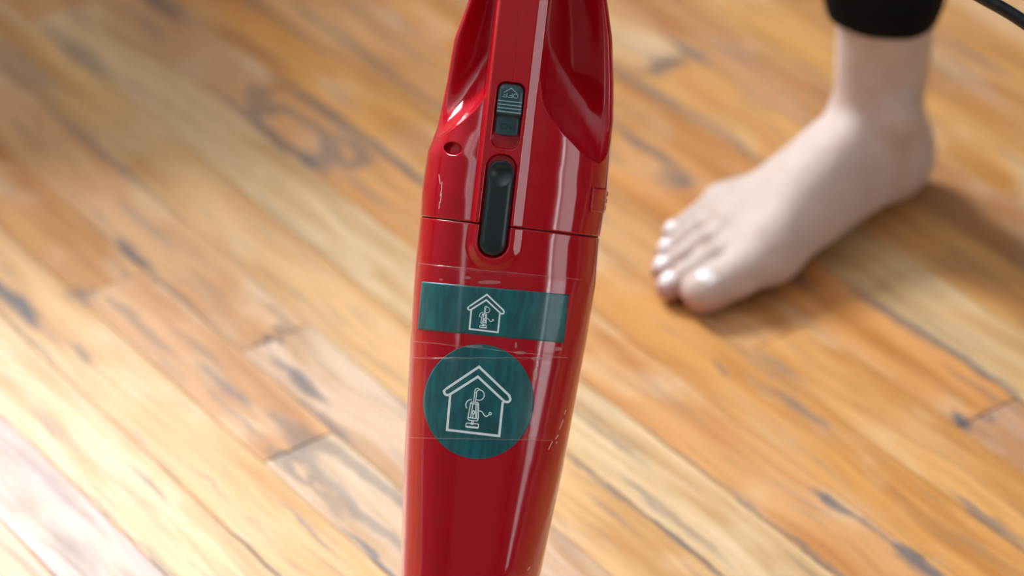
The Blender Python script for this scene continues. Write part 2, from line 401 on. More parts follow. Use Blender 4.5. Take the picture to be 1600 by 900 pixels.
L_IMG = [(732,0),(710,60),(698,130),(683,200),(675,220),(668,237),(659,300),(656.5,338),(650,400),(647,440),(641,530),(636.5,620),(631.5,720),(625.5,900)]
R_IMG = [(949,0),(957,60),(959.5,130),(959,190),(956,215),(953,253),(949,300),(943,340),(936,380),(931,440),(918,523),(899,627),(880,730),(866,795),(844,900)]
LP = [ab(*p) for p in L_IMG]; RP = [ab(*p) for p in R_IMG]
LP = [(-62,-900),(-62,-730),(-68,-680),(-82,-600),(-100,-530)]+LP+[(-98,705),(-72,760),(-66,800)]
RP = [(-8,-900),(-8,-730),(2,-680),(34,-600),(66,-535)]+RP+[(42,660),(2,750),(-4,800)]
LP = [(p[0], p[1]) for p in LP]; RP = [(p[0], p[1]) for p in RP]
def smooth_interp(pts):
    pts = sorted(pts, key=lambda p: p[1]); B = np.array([p[1] for p in pts]); A = np.array([p[0] for p in pts])
    g = np.arange(B[0]-40, B[-1]+40, 1.0); v = np.interp(g, B, A)
    k = np.exp(-np.linspace(-2, 2, 25)**2); k /= k.sum()
    v = np.convolve(np.pad(v, 12, mode='edge'), k, mode='valid')
    return lambda b: np.interp(b, g, v)
left_f, right_f = smooth_interp(LP), smooth_interp(RP)
PW = 2.25
def base_n(a, b):
    l, r = left_f(b), right_f(b); c, h = (l+r)/2, (r-l)/2
    s = np.clip(np.abs((a-c)/h), 0, 1)
    D = 0.0475*np.clip(h/92, 0, 1)
    return D*np.maximum(1-s**PW, 0)**(1/PW)
def ridge_k(b): return np.interp(b, [-740, -680, -560], [0.48, 0.55, 1.0])
LIPL = sorted(ab(*p) for p in [(764,122),(761,139),(755,155),(741,173),(720,192),(700,206),(677,219),(660,228)])
LIPR = sorted(ab(*p) for p in [(845,128),(849,160),(861,184),(880,208),(909,237),(928,252),(936,255),(944,249),(951,235),(958,200)])
def housing_n(a, b):
    a, b = np.broadcast_arrays(np.asarray(a, float), np.asarray(b, float))
    l, r = left_f(b), right_f(b); c, h = (l+r)/2, (r-l)/2
    k = ridge_k(b); x = (a+35)/k                                  # ridge coordinate
    n = base_n(a, b)
    top_base = base_n(-35.0, b)
    # scoops beside the grip
    wR = sstep(-640, -540, b)
    ssR = np.clip((a-(-35+42*k))/np.maximum(r-(-35+42*k), 1), 0, 1); ssL = np.clip(((-35-42*k)-a)/np.maximum((-35-42*k)-l, 1), 0, 1)
    s = np.clip(np.abs((a-c)/h), 0, 1)
    rim = np.sqrt(np.maximum(1-s**14, 0))
    nfR = (-.006+.022*ssR**2)*rim; nfL = (-.004+.015*ssL**2)*rim
    dR = np.interp(a, [p[0] for p in LIPR], [p[1] for p in LIPR])-b
    dL = np.interp(a, [p[0] for p in LIPL], [p[1] for p in LIPL])-b
    bowl = lambda d, R: (1-(1-np.clip(d/R, 0, 1))**2)**0.75
    depR = np.maximum(n-nfR, 0)*bowl(dR, 95)*(a > -35)*wR
    depL = np.maximum(n-nfL, 0)*bowl(dL, 80)*(a <= -35)*wR
    cover = sstep(-44, -40, x)*(1-sstep(40, 44, x))
    n = n-(depR+depL)*(1-cover)
    # grip ridge: flat top, broad bevel on the right
    m = sstep(-42, -34, x)*(1-sstep(22, 42, x))
    flat = top_base*1.0+0.0035
    n = n+(flat-n)*m*cover
    # moulding line down the grip
    ml = np.exp(-((a+35)/1.0)**2)*((b < -318)+(b > -216)*(b < -206))
    n = n-.0002*ml
    # slots
    def rr(a0, b0, hw, hb, rad):
        qx = np.abs(a-a0)-(hw-rad); qy = np.abs(b-b0)-(hb-rad)
        return np.hypot(np.maximum(qx, 0), np.maximum(qy, 0))+np.minimum(np.maximum(qx, qy), 0)-rad
    n = n-.0042*(1-sstep(-1.5, 1.2, rr(-37, -267, 21.5, 52, 13)))
    n = n-.0040*(1-sstep(-1.5, 1.2, rr(-38, -125, 24, 81, 23)))
    # oval screw pocket
    e = np.hypot((a+116.5)/15, (b+206)/11)
    n = n-.0055*(1-sstep(.72, 1.0, e))
    return n
def container_n(a, b):
    a, b = np.broadcast_arrays(np.asarray(a, float), np.asarray(b, float))
    n = base_n(a, b)
    flat = base_n(-35.0, b)+.0028
    d = np.where(b < -62, np.abs(a+35), np.hypot(a+35, b+62))
    n = n+(flat-n)*(1-sstep(26, 44, d))
    qx = np.abs(a+38); dd = np.where(b < -67, qx, np.hypot(qx, b+67))
    n = n-.0038*(1-sstep(22, 24.5, dd))
    return n

def shell(name, rows, colfun, nfun, mat, ninset=2.2, top_inset=True, bot_inset=True, nb=64):
    """closed body: front height field (rows x columns) plus a rounded back"""
    rings = []
    nr = len(rows)
    for i, b in enumerate(rows):
        l, r = float(left_f(b)), float(right_f(b)); c, h = (l+r)/2, (r-l)/2
        A = colfun(b, l, r)
        N = nfun(A, np.full_like(A, b))
        th = np.linspace(math.pi/2, -math.pi/2, nb)[1:-1]
        Ab = c+h*np.sign(np.sin(th))*np.abs(np.sin(th))**(2/PW)*1.0
        Nb = -0.045*min(h/92, 1.0)*np.abs(np.cos(th))**(2/PW)
        rings.append([np.concatenate([A, Ab]), np.full(len(A)+nb-2, float(b)), np.concatenate([N, Nb]), c])
    def inset(R, px, db):
        a_, b_, n_, c_ = R
        kx = 1-px/100.0
        return [c_+(a_-c_)*kx, b_+db, n_*kx, c_]
    if top_inset: rings.insert(0, inset(rings[0], 1.3, -1.0))
    if bot_inset: rings.append(inset(rings[-1], 1.3, 1.0))
    P = np.concatenate([to_world(R[0], R[1], R[2]) for R in rings])
    m = len(rings[0][0]); F = []
    for i in range(len(rings)-1):
        for j in range(m):
            F.append((i*m+j, i*m+(j+1) % m, (i+1)*m+(j+1) % m, (i+1)*m+j))
    V = [*loc(P)]
    for (ri, flip) in ((0, False), (len(rings)-1, True)):
        ctr = len(V); V.append(np.mean(np.array(V[ri*m:(ri+1)*m]), axis=0))
        for j in range(m):
            f = (ri*m+j, ctr, ri*m+(j+1) % m)
            F.append(f if not flip else f[::-1])
    o = mesh_object(name, V, [f[::-1] for f in F], mat, vac)
    return o

def cols_housing(b, l, r):
    k = float(ridge_k(b)); kn = [-35-46*k, -35-32*k, -35+20*k, -35+46*k]
    kn[0] = max(kn[0], l+2); kn[3] = min(kn[3], r-2)
    e = lambda n: np.sin(np.linspace(0, math.pi/2, n))
    return np.concatenate([kn[0]+(l-kn[0])*e(90)[::-1], np.linspace(kn[0], kn[1], 18)[1:], np.linspace(kn[1], kn[2], 60)[1:], np.linspace(kn[2], kn[3], 34)[1:], (kn[3]+(r-kn[3])*e(110))[1:]])
rows_h = np.concatenate([np.arange(-760, -480, 6.0), np.arange(-480, -97, 1.0), [-96.2]])
body = shell('motor_housing', rows_h, cols_housing, housing_n, M_RED)
def cols_cont(b, l, r):
    th = np.linspace(-math.pi/2, math.pi/2, 180); return (l+r)/2+(r-l)/2*np.sin(th)
rows_c = np.concatenate([np.arange(-92.6, 0, 1.5), np.arange(0, 800, 6.0)])
cont = shell('dust_container', rows_c, cols_cont, container_n, M_RED)
# dark gasket visible in the joint between housing and container
rows_g = np.array([-98.0, -91.0])
def gasket_n(a, b): return np.maximum(base_n(a, b)*.965-.0008, 0)
sv = (left_f, right_f)
left_f2, right_f2 = left_f, right_f
left_f = lambda b: sv[0](b)+2.5
right_f = lambda b: sv[1](b)-2.5
shell('gasket', rows_g, cols_cont, lambda a, b: base_n(a, b)-.001, M_DARK, top_inset=False, bot_inset=False)
left_f, right_f = sv

def surf(fn, a, b, off):
    """point on a body surface, lifted by off metres along the surface normal"""
    a = np.asarray(a, float); b = np.asarray(b, float)
    n = fn(a, b); px = ZV/FPX
    na = (fn(a+.7, b)-fn(a-.7, b))/(1.4*px); nbv = (fn(a, b+.7)-fn(a, b-.7))/(1.4*px)
    na = np.clip(na, -6, 6); nbv = np.clip(nbv, -6, 6)
    L = np.sqrt(1+na**2+nbv**2)
    return loc(to_world(a-na/L*off/px, b-nbv/L*off/px, n+off/L))

def row_patch(name, rows, w, cx, top, skirt, mat, nc=40, parent=None):
    """solid key: top given by top(a,b), outline half width w(b) per row, walls going down to skirt(b)"""
    R = []
    for b in rows:
        hw = w(b); A = cx+hw*np.sin(np.linspace(-math.pi/2, math.pi/2, nc)); N = top(A, np.full(nc, b))
        A2 = np.concatenate([[A[0]], A, [A[-1]]]); N2 = np.concatenate([[skirt(b)], N, [skirt(b)]])
        R.append(to_world(A2, np.full(nc+2, b), N2))
    b0, b1 = rows[0], rows[-1]
    for (pos, b) in ((0, b0), (len(R), b1)):
        hw = w(b); A = cx+hw*np.sin(np.linspace(-math.pi/2, math.pi/2, nc)); A2 = np.concatenate([[A[0]], A, [A[-1]]])
        R.insert(pos, to_world(A2, np.full(nc+2, b), np.full(nc+2, skirt(b))))
    m = nc+2; P = loc(np.concatenate(R)); F = []
    for i in range(len(R)-1):
        for j in range(m-1): F.append((i*m+j, (i+1)*m+j, (i+1)*m+j+1, i*m+j+1))
        F.append((i*m, i*m+m-1, (i+1)*m+m-1, (i+1)*m))
    return mesh_object(name, P, F, mat, parent or vac)

def ribbons(name, fn, lines, hw, off, mat, parent, thick=.00012, closed=()):
    """raised strokes following a surface; lines are lists of (a,b)"""
    V, F = [], []
    for li, pts in enumerate(lines):
        pts = np.array(pts, float); cl = li in closed
        # resample
        out = []
        seq = np.vstack([pts, pts[:1]]) if cl else pts
        for p, q in zip(seq[:-1], seq[1:]):
            k = max(1, int(np.hypot(*(q-p))/4)); out += [p+(q-p)*t/k for t in range(k)]
        if not cl: out.append(seq[-1])
        pts = np.array(out); n = len(pts)
        if cl: d0 = pts-np.roll(pts, 1, 0); d1 = np.roll(pts, -1, 0)-pts
        else:
            d = np.diff(pts, axis=0); d0 = np.vstack([d[:1], d]); d1 = np.vstack([d, d[-1:]])
        d0 = d0/np.maximum(np.linalg.norm(d0, axis=1, keepdims=True), 1e-9); d1 = d1/np.maximum(np.linalg.norm(d1, axis=1, keepdims=True), 1e-9)
        t = d0+d1; t = t/np.maximum(np.linalg.norm(t, axis=1, keepdims=True), 1e-9)
        nm = np.stack([-t[:, 1], t[:, 0]], 1); sc = 1/np.clip((t*d1).sum(1), .45, 1)
        A = pts+nm*hw*sc[:, None]; B = pts-nm*hw*sc[:, None]
        if not cl: A[0] -= d1[0]*hw*.8; B[0] -= d1[0]*hw*.8; A[-1] += d0[-1]*hw*.8; B[-1] += d0[-1]*hw*.8
        s0 = len(V)
        for ring in (surf(fn, A[:, 0], A[:, 1], off), surf(fn, A[:, 0], A[:, 1], off+thick), surf(fn, B[:, 0], B[:, 1], off+thick), surf(fn, B[:, 0], B[:, 1], off)):
            V += [*ring]
        for i in range(n if cl else n-1):
            j = (i+1) % n
            for r in range(3): F.append((s0+r*n+i, s0+(r+1)*n+i, s0+(r+1)*n+j, s0+r*n+j))
        if not cl:
            F.append((s0, s0+3*n, s0+2*n, s0+n)); e = n-1; F.append((s0+e, s0+n+e, s0+2*n+e, s0+3*n+e))
    return mesh_object(name, V, F, mat, parent, smooth=False)

# release button
RT_N = lambda b: float(base_n(-35.0, b))+.0035
def btn_top(a, b):
    q = np.where(b < -176, np.hypot(a+38, b+176), np.where(b > -67, np.hypot(a+38, b+67), np.abs(a+38)))
    n = base_n(-35.0, b)+.0050-.0022*np.clip(q/20.5, 0, 1)**5
    dd = np.hypot(a+38, (b+175)/1.0)
    n = n-.0034*np.maximum(1-(dd/19.5)**2, 0)
    return n
def pill_w(b):
    if b < -176: return math.sqrt(max(20.5**2-(b+176)**2, 0.3))
    if b > -67: return math.sqrt(max(20.5**2-(b+67)**2, 0.3))
    return 20.5
er = lambda lo, hi, n, rad: np.concatenate([lo+rad*(1-np.cos(np.linspace(0, math.pi/2, n))), np.linspace(lo+rad, hi-rad, 90)[1:-1], hi-rad*(1-np.sin(np.linspace(0, math.pi/2, n)))])
row_patch('release_button', er(-196.5, -46.5, 24, 20.5), pill_w, -38, btn_top, lambda b: RT_N(b)-.0055, M_BLACK)
# power switch
def sw_top(a, b):
    up = .0058-.0014*np.clip((-250-b)/65, 0, 1)-.002*np.clip((-303-b)/13, 0, 1)**2
    lowr = .0018+.0006*np.clip((b+262)/26, 0, 1)
    t = sstep(-272, -262, b)
    n = base_n(-35.0, b)+up*(1-t)+lowr*t
    return n-.0014*np.clip(np.abs(a+36.5)/19.5, 0, 1)**6
def sw_w(b):
    if b < -304: return 19.5-12+math.sqrt(max(144-(b+304)**2, .2))
    if b > -246: return 19.5-10+math.sqrt(max(100-(b+246)**2, .2))
    return 19.5
switch = row_patch('power_switch', np.concatenate([-304-12*np.cos(np.linspace(0, math.pi/2, 12)), np.linspace(-303, -247, 100), -246+10*np.sin(np.linspace(0, math.pi/2, 10))]),
                   sw_w, -36.5, sw_top, lambda b: RT_N(b)-.0055, M_SWITCH)
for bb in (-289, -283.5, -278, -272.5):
    ribbons('grip_rib', sw_top, [[(-54, bb), (-19, bb)]], .8, 0, M_HILITE, switch, thick=.0005)  # pale colour stands in for light catching the ribs
def upside(ch, a0, b0, w=6.5, h=6.0):
    S = {'F': [[(0,0),(0,1),(1,1)],[(0,.52),(.75,.52)]], 'O': [[(.2,0),(.8,0),(1,.25),(1,.75),(.8,1),(.2,1),(0,.75),(0,.25)]], 'N': [[(0,0),(0,1),(1,0),(1,1)]]}[ch]
    return [[(a0-u*w, b0+v*h) for u, v in s] for s in S]
txt = upside('O', -25.5, -301.5)+upside('F', -34, -301.5)+upside('F', -42.5, -301.5)
ribbons('embossed_text', sw_top, txt, .55, 0, M_HILITE, switch, thick=.0002, closed=(0,))
ribbons('embossed_arrow', sw_top, [[(-47, -302.5), (-37, -310), (-27, -302.5)]], .55, 0, M_HILITE, switch, thick=.0002)
txt2 = [[(-44,-246),(-38,-246),(-36,-248),(-36,-251),(-38,-253),(-44,-253),(-46,-251),(-46,-248)], [(-32,-253),(-32,-246),(-25,-253),(-25,-246)]]
ribbons('embossed_text', sw_top, txt2, .45, 0, M_BLACK, switch, thick=.0002, closed=(0,))

# labels and tape
def grid_patch(name, fn, A, B, off, mat, thick=.0001):
    h, w = A.shape
    P1 = surf(fn, A, B, off+thick).reshape(-1, 3); P0 = surf(fn, A, B, off).reshape(-1, 3); F = []
    for i in range(h-1):
        for j in range(w-1):
            k = i*w+j; F.append((k, k+w, k+w+1, k+1))
    n = h*w; per = [j for j in range(w)]+[i*w+w-1 for i in range(1, h)]+[(h-1)*w+j for j in range(w-2, -1, -1)]+[i*w for i in range(h-2, 0, -1)]
    for x, y in zip(per, per[1:]+per[:1]): F.append((x, y, n+y, n+x))
    return mesh_object(name, np.vstack([P1, P0]), F, mat, vac)
def bil(c, u, v): # TL TR BR BL
    c = [np.array(q) for q in c]
    return [(1-u)*(1-v)*c[0][k]+u*(1-v)*c[1][k]+u*v*c[2][k]+(1-u)*v*c[3][k] for k in (0, 1)]
u, v = np.meshgrid((1-np.cos(np.linspace(0, math.pi, 70)))/2*.5+np.linspace(0, 1, 70)*.5, np.linspace(0, 1, 24))
A, B = bil([ab(659.6,440), ab(888.7,460.3), ab(881,536), ab(653,514.7)], u, v)
lab1 = grid_patch('teal_label', container_n, A, B, .00015, M_TEAL)
lab1['label'] = 'rectangular teal label with a small house emblem'
cx0, cy0 = ab(748, 627.5)
tt, uu_ = np.meshgrid(np.linspace(-math.pi/2+.012, math.pi/2-.012, 90), np.linspace(-1, 1, 60), indexing='ij')
A, B = cx0+uu_*86*np.cos(tt), cy0+89.5*np.sin(tt)
lab2 = grid_patch('round_teal_label', container_n, A, B, .00015, M_TEAL)
lab2['label'] = 'round teal label with a large house emblem'

ZX, ZY, ZS = 660.0, 550.0, 1012/180.0          # emblem drawing units
def arc(cx, cy, rx, ry, d0, d1, n=14):
    return [(cx+rx*math.cos(math.radians(t)), cy+ry*math.sin(math.radians(t))) for t in np.linspace(d0, d1, n)]
HOUSE = [[(198,332),(498,130),(764,384)]+arc(745,413,27,27,-40,110,8)+[(722,436),(488,217),(238,376)]+arc(222,350,29,29,65,220,8),
         [(245,388),(218,684),(674,738),(705,446)]]
VACI = [[(452,432),(461,348)]+[(463,335),(472,322),(488,318),(500,326)], [(468,432),(478,352),(482,340),(498,333)], [(460,356),(478,358)],
        arc(498,378,46,46,-88,125,18), arc(428,466,46,48,-85,-215,14),
        [(430,440),(488,444),(495,462),(491,585),(482,606),(412,600),(399,584),(424,452)], [(424,452),(494,460)], [(400,574),(491,588)],
        [(445,455),(424,578)], [(472,458),(466,575)], [(484,462),(476,578)], arc(449,530,9,15,0,330,12), [(447,546),(444,584)],
        [(434,604),(430,634),(446,636),(448,606)], [(390,624),(488,632),(493,638),(491,666),(486,670),(386,660),(382,655),(385,628)], [(384,652),(491,662)],
        [(497,518),(515,520),(530,532),(543,556),(556,566),(572,562),(586,550)], arc(595,542,10,11,0,330,12)]
def emblem(par, tx, off):
    H_ = [[ab(*tx(x, y)) for x, y in l] for l in HOUSE]; I_ = [[ab(*tx(x, y)) for x, y in l] for l in VACI]
    return H_, I_
big = lambda x, y: (ZX+x/ZS, ZY+y/ZS)
SC = 0.545
small = lambda x, y: (760.9+(x-498)/ZS*SC, 459.8+(y-125)/ZS*SC)
Hb, Ib = emblem(lab2, big, 0)
ribbons('house_emblem', container_n, Hb, 1.85, .00026, M_PRINT, lab2, thick=.00005, closed=(0,))
ribbons('vacuum_emblem', container_n, Ib, .75, .00026, M_PRINT, lab2, thick=.00005, closed=(5, 14))
Hs, Is = emblem(lab1, small, 0)
ribbons('house_emblem', container_n, Hs, 1.25, .00026, M_PRINT, lab1, thick=.00005, closed=(0,))
ribbons('vacuum_emblem', container_n, Is, .45, .00026, M_PRINT, lab1, thick=.00005, closed=(5, 14))
def tape(corners, wob):
    u, v = np.meshgrid(np.linspace(0, 1, 80), np.linspace(0, 1, 24))
    A, B = bil(corners, u, v)
    t = grid_patch('clear_tape', container_n, A, B, .00034, M_TAPE, thick=.00004)
    c = corners
    ed = [[c[0], c[1]], [c[3], c[2]]]
    ed = [[tuple(np.array(p)*(1-s)+np.array(q)*s+np.array([0, random.uniform(-wob, wob)])) for s in np.linspace(0, 1, 14)] for p, q in ed]
    ribbons('tape_edge', container_n, ed, .45, .0004, M_TAPE_EDGE, t, thick=.00004)
    return t
tape([ab(651,411), ab(907,437), ab(886,559), ab(643,533)], .5)
t2 = tape([ab(639,559), ab(884,559), ab(862,688), ab(634,684)], .5)
# air bubbles along the label edges under the tape
bub = []
for (x, y, rx, ry) in [(765,441,18,3),(731,434,5,2.4),(690,437,3,1.6),(838,560,9,3),(836,585,4,9),(741,541,14,2.2),(812,551,9,2.5),(831,655,3.5,12),(845,592,2,2),(870,545,8,3),(806,539,2,5)]:
    pts = arc(x, y, rx, ry, 0, 360, 16)[:-1]; bub.append([ab(*p) for p in pts])
for pts in bub:
    P = surf(container_n, [p[0] for p in pts], [p[1] for p in pts], .00042)
    mesh_object('air_bubble', [*P], [tuple(range(len(pts)))], M_TAPE_EDGE, t2, smooth=False)
# scuffs and scratches
for fn_, hw_, ln in ((housing_n, .45, [(686,273),(688,287)]), (housing_n, .45, [(691,284),(690,297),(688,306)]), (housing_n, .45, [(690,303),(688,317)]), (housing_n, .45, [(687,316),(686,326)]),
                     (container_n, .5, [(880,656),(874,671)]), (container_n, .5, [(872,680),(868,686)]), (container_n, .5, [(863,690),(857,702)]), (container_n, .5, [(870,690),(869,693)]),
                     (container_n, .5, [(828,886),(824,891)]), (container_n, .5, [(884,641),(882,647)])):
    ribbons('scratch', fn_, [[ab(*p) for p in ln]], hw_, .00005, M_SCUFF, vac, thick=.00003)

# side latch with three ribs on the right flank
def latch_n(a, b): return base_n(np.minimum(a, right_f(b)-1.0), b)
au, bu = np.meshgrid(np.linspace(105, 1, 14)*0+np.linspace(106, 127, 14), np.linspace(-171, -133, 12))
lim = right_f(bu)-.6
lt = grid_patch('side_latch', lambda a, b: base_n(a, b), np.minimum(au, lim), bu, .0002, M_RED, thick=.0011)
for bb in (-163, -152, -141):
    P = to_world(np.array([float(right_f(bb))+q for q in (-6, 1.6, 1.6, -6, -6, 1.6, 1.6, -6)]), np.array([bb-3.5]*4+[bb+3.5]*4), np.array([.020, .006, -.006, -.012]*2))
    mesh_object('latch_rib', loc(P), [(0,1,2,3),(7,6,5,4),(0,4,5,1),(1,5,6,2),(2,6,7,3),(3,7,4,0)], M_RED, lt, smooth=False)

# pole and grip above, neck and floor head below the frame
def tube_local(name, pts, rad, mat, parent, nseg=24, world=False, local_pts=False):
    pts = np.array(pts, float); n = len(pts); rad = np.broadcast_to(np.asarray(rad, float), (n,))
    V, F = [], []
    tg = np.gradient(pts, axis=0); up = np.array([.3, .9, .31])
    for i in range(n):
        t = tg[i]/np.linalg.norm(tg[i]); s = np.cross(t, up); s /= np.linalg.norm(s); w = np.cross(s, t); up = w
        for k in range(nseg):
            th = 2*math.pi*k/nseg; V.append(pts[i]+rad[i]*(math.cos(th)*s+math.sin(th)*w))
    for i in range(n-1):
        for k in range(nseg): F.append((i*nseg+k, i*nseg+(k+1) % nseg, (i+1)*nseg+(k+1) % nseg, (i+1)*nseg+k))
    F.append(tuple(range(nseg))[::-1]); F.append(tuple((n-1)*nseg+k for k in range(nseg)))
    return mesh_object(name, V, F, mat, parent)
def axis_pt(b, a=-35, n=0): return loc(to_world(a, b, n))
tube_local('pole', [axis_pt(-740), axis_pt(-900), axis_pt(-1200), axis_pt(-1500)], .0085, M_BLACK, vac)
tube_local('pole_grip', [axis_pt(-1480), axis_pt(-1500), axis_pt(-1600), axis_pt(-1740), axis_pt(-1775)], [.010, .014, .0165, .015, .009], M_RED, vac)
tube_local('neck', [axis_pt(780), axis_pt(830), axis_pt(b_floor-62)], [.024, .020, .016], M_BLACK, vac)
# floor head: wedge profile lofted across its width, lying on the floor
prof = [(-.055,.004),(-.05,.0015),(.05,.0015),(.06,.006),(.058,.022),(.03,.040),(-.02,.046),(-.048,.030)]
V, F = [], []; m_ = len(prof)
for (x, k) in ((-.125,.82),(-.12,.94),(-.105,1),(.105,1),(.12,.94),(.125,.82)):
    for (y, z) in prof: V.append(loc(np.array([BASE[0]+x, BASE[1]+y*k, max(z*(k if z > .01 else 1), .0008)])))
for i in range(5):
    for j in range(m_): F.append((i*m_+j, i*m_+(j+1) % m_, (i+1)*m_+(j+1) % m_, (i+1)*m_+j))
F.append(tuple(range(m_))[::-1]); F.append(tuple(5*m_+j for j in range(m_)))
mesh_object('floor_head', V, F, M_RED, vac, smooth=False)

# ------------------------------------------------------------------ power cord, held up clear of the floor beside the vacuum
def at(x, y, Z): return CAMP+RT*(x-800)/FPX*Z-UP*(y-450)/FPX*Z+FW*Z
ctl = [at(800,-420,2.02), at(900,-470,2.05), at(1050,-330,2.04), at(1250,-165,2.01), at(1440,-56,1.985), at(1535,-4,1.975), at(1602,36,1.97), at(1720,125,1.96), at(1850,290,1.96), at(1960,560,1.99)]
end = [np.array([.52,1.62,.06]), np.array([.58,1.60,.0045]), np.array([.75,1.66,.0045]), np.array([.95,1.9,.0045]), np.array([1.1,2.3,.0045])]
def catmull(P, k=10):
    P = [2*P[0]-P[1]]+list(P)+[2*P[-1]-P[-2]]; o = []
    for i in range(1, len(P)-2):
        for t in np.linspace(0, 1, k, endpoint=False):
            o.append(.5*((2*P[i])+(-P[i-1]+P[i+1])*t+(2*P[i-1]-5*P[i]+4*P[i+1]-P[i+2])*t*t+(-P[i-1]+3*P[i]-3*P[i+1]+P[i+2])*t**3))
    o.append(P[-2]); o = np.array(o); o[:, 2] = np.maximum(o[:, 2], .0045); return o
cord = tube_local('power_cord', catmull(ctl+end), .0043, M_CORD, None, 14)
tag(cord, 'black power cord hanging through the air above the bare foot', 'cord')

# ------------------------------------------------------------------ person: bare right foot and lower leg (one continuous skin)
def surface_nets(D, org, vox):
    nx, ny, nz = D.shape
    S = D < 0
    corners = [(i, j, k) for i in (0, 1) for j in (0, 1) for k in (0, 1)]
    cnt = np.zeros((nx-1, ny-1, nz-1), int); acc = np.zeros((nx-1, ny-1, nz-1, 3)); num = np.zeros((nx-1, ny-1, nz-1))
    sl = lambda A, c: A[c[0]:nx-1+c[0], c[1]:ny-1+c[1], c[2]:nz-1+c[2]]
    for c in corners: cnt += sl(S, c)
    act = (cnt > 0) & (cnt < 8)
    idx = np.argwhere(act)
    for c in corners:
        for ax in range(3):
            if c[ax]: continue
            c2 = list(c); c2[ax] = 1
            d0 = D[idx[:, 0]+c[0], idx[:, 1]+c[1], idx[:, 2]+c[2]]; d1 = D[idx[:, 0]+c2[0], idx[:, 1]+c2[1], idx[:, 2]+c2[2]]
            m = (d0 < 0) != (d1 < 0)
            t = np.where(m, d0/np.where(m, d0-d1, 1), 0)
            p = np.tile(np.array(c, float), (len(idx), 1)); p[:, ax] += t
            if ax == 0 and c == (0, 0, 0): A_ = np.zeros((len(idx), 3)); N_ = np.zeros(len(idx))
            A_ += p*m[:, None]; N_ += m
    P = (idx+A_/N_[:, None])*vox+org
    vid = -np.ones(act.shape, int); vid[act] = np.arange(len(idx))
    F = []
    for ax in range(3):
        o1, o2 = [(1, 2), (2, 0), (0, 1)][ax]
        s0 = [slice(0, n) for n in D.shape]; s1 = list(s0); s0[ax] = slice(0, D.shape[ax]-1); s1[ax] = slice(1, D.shape[ax])
        ch = np.argwhere(S[tuple(s0)] != S[tuple(s1)])
        for e in ch:
            if e[o1] == 0 or e[o2] == 0 or e[o1] >= D.shape[o1]-1 or e[o2] >= D.shape[o2]-1: continue
            q = []
            for (i, j) in ((-1, -1), (0, -1), (0, 0), (-1, 0)):
                x = e.copy(); x[o1] += i; x[o2] += j; q.append(vid[tuple(x)])
            if S[tuple(e)]: F.append(tuple(q))
            else: F.append(tuple(q[::-1]))
    return P, F

VX = 0.0022
org = np.array([-.03, -.085, -.012]); top_z = .26
nx, ny, nz = int(.31/VX), int(.165/VX), int((top_z+.012)/VX)
GX, GY, GZ = np.meshgrid(org[0]+np.arange(nx)*VX, org[1]+np.arange(ny)*VX, org[2]+np.arange(nz)*VX, indexing='ij')
GP = np.stack([GX, GY, GZ], -1).astype(np.float32)*100          # centimetres
def cone(p, q, r0, r1, sq=(1, 1, 1)):
    sq = np.array(sq, np.float32); p = np.array(p, np.float32)*sq; q = np.array(q, np.float32)*sq
    G = GP*sq; d = q-p; t = np.clip(((G-p)@d)/float(d@d), 0, 1)
    return np.linalg.norm(G-p-t[..., None]*d, axis=-1)-(r0+(r1-r0)*t)
def ell(c, r):
    r = np.array(r, np.float32); k = np.linalg.norm((GP-np.array(c, np.float32))/r, axis=-1)
    return (k-1)*float(r.min())
def smin(a, b, k):
    h = np.clip(.5+.5*(b-a)/k, 0, 1); return b+(a-b)*h-k*h*(1-h)
# foot axes: x heel to toe, y positive to the big-toe side, z up
D = cone((5.0, .1, 9.5), (5.0, .2, 30), 2.75, 3.4)                     # shin
D = smin(D, cone((2.6, 0, 4.5), (2.8, .1, 20), 1.65, 2.1), 1.6)        # achilles
D = smin(D, ell((3.1, 0, 2.9), (3.3, 3.0, 3.3)), 1.6)                 # heel
D = smin(D, cone((5.6, .2, 5.5), (12.5, .9, 3.8), 3.1, 2.3), 1.8)    # instep
D = smin(D, cone((11.5, .9, 4.2), (17.6, 1.9, 2.2), 2.2, 1.75), 1.6)
D = smin(D, cone((5.0, -.8, 3.2), (15.0, -2.7, 1.75), 2.5, 1.6), 1.8) # outer edge
D = smin(D, cone((5.0, 1.1, 3.0), (16.5, 2.2, 2.3), 2.0, 1.6), 1.6)  # inner edge
D = smin(D, cone((8.5, -.4, 3.9), (16.6, -1.0, 2.3), 2.5, 1.7), 1.6)
D = smin(D, ell((17.4, 2.2, 2.0), (2.3, 1.9, 1.9)), 1.2)              # ball
D = smin(D, ell((15.2, -3.3, 1.9), (2.1, 1.7, 1.8)), 1.2)
D = smin(D, ell((5.6, 2.8, 8.2), (1.5, 1.1, 1.6)), 1.0)               # ankle bones
D = smin(D, ell((4.6, -2.2, 7.0), (1.3, .9, 1.4)), 1.0)
D = smin(D, cone((7.4, .8, 7.2), (16.5, 2.0, 3.4), .5, .35), 1.5)     # tendon
TOES = [((17.8,2.35,2.15),(20.3,2.5,1.95),(22.9,2.0,1.42),1.5,1.43,1.38),
        ((17.6,.55,2.2),(20.7,.35,2.05),(23.8,-.15,1.05),1.0,.95,.92),
        ((17.0,-.95,2.05),(19.8,-1.35,1.95),(22.6,-1.85,.95),.95,.86,.86),
        ((16.2,-2.3,1.9),(18.6,-2.85,1.75),(20.8,-3.25,.88),.9,.80,.78),
        ((15.2,-3.5,1.6),(17.2,-4.2,1.4),(19.0,-4.55,.82),.9,.78,.75)]
TD = None
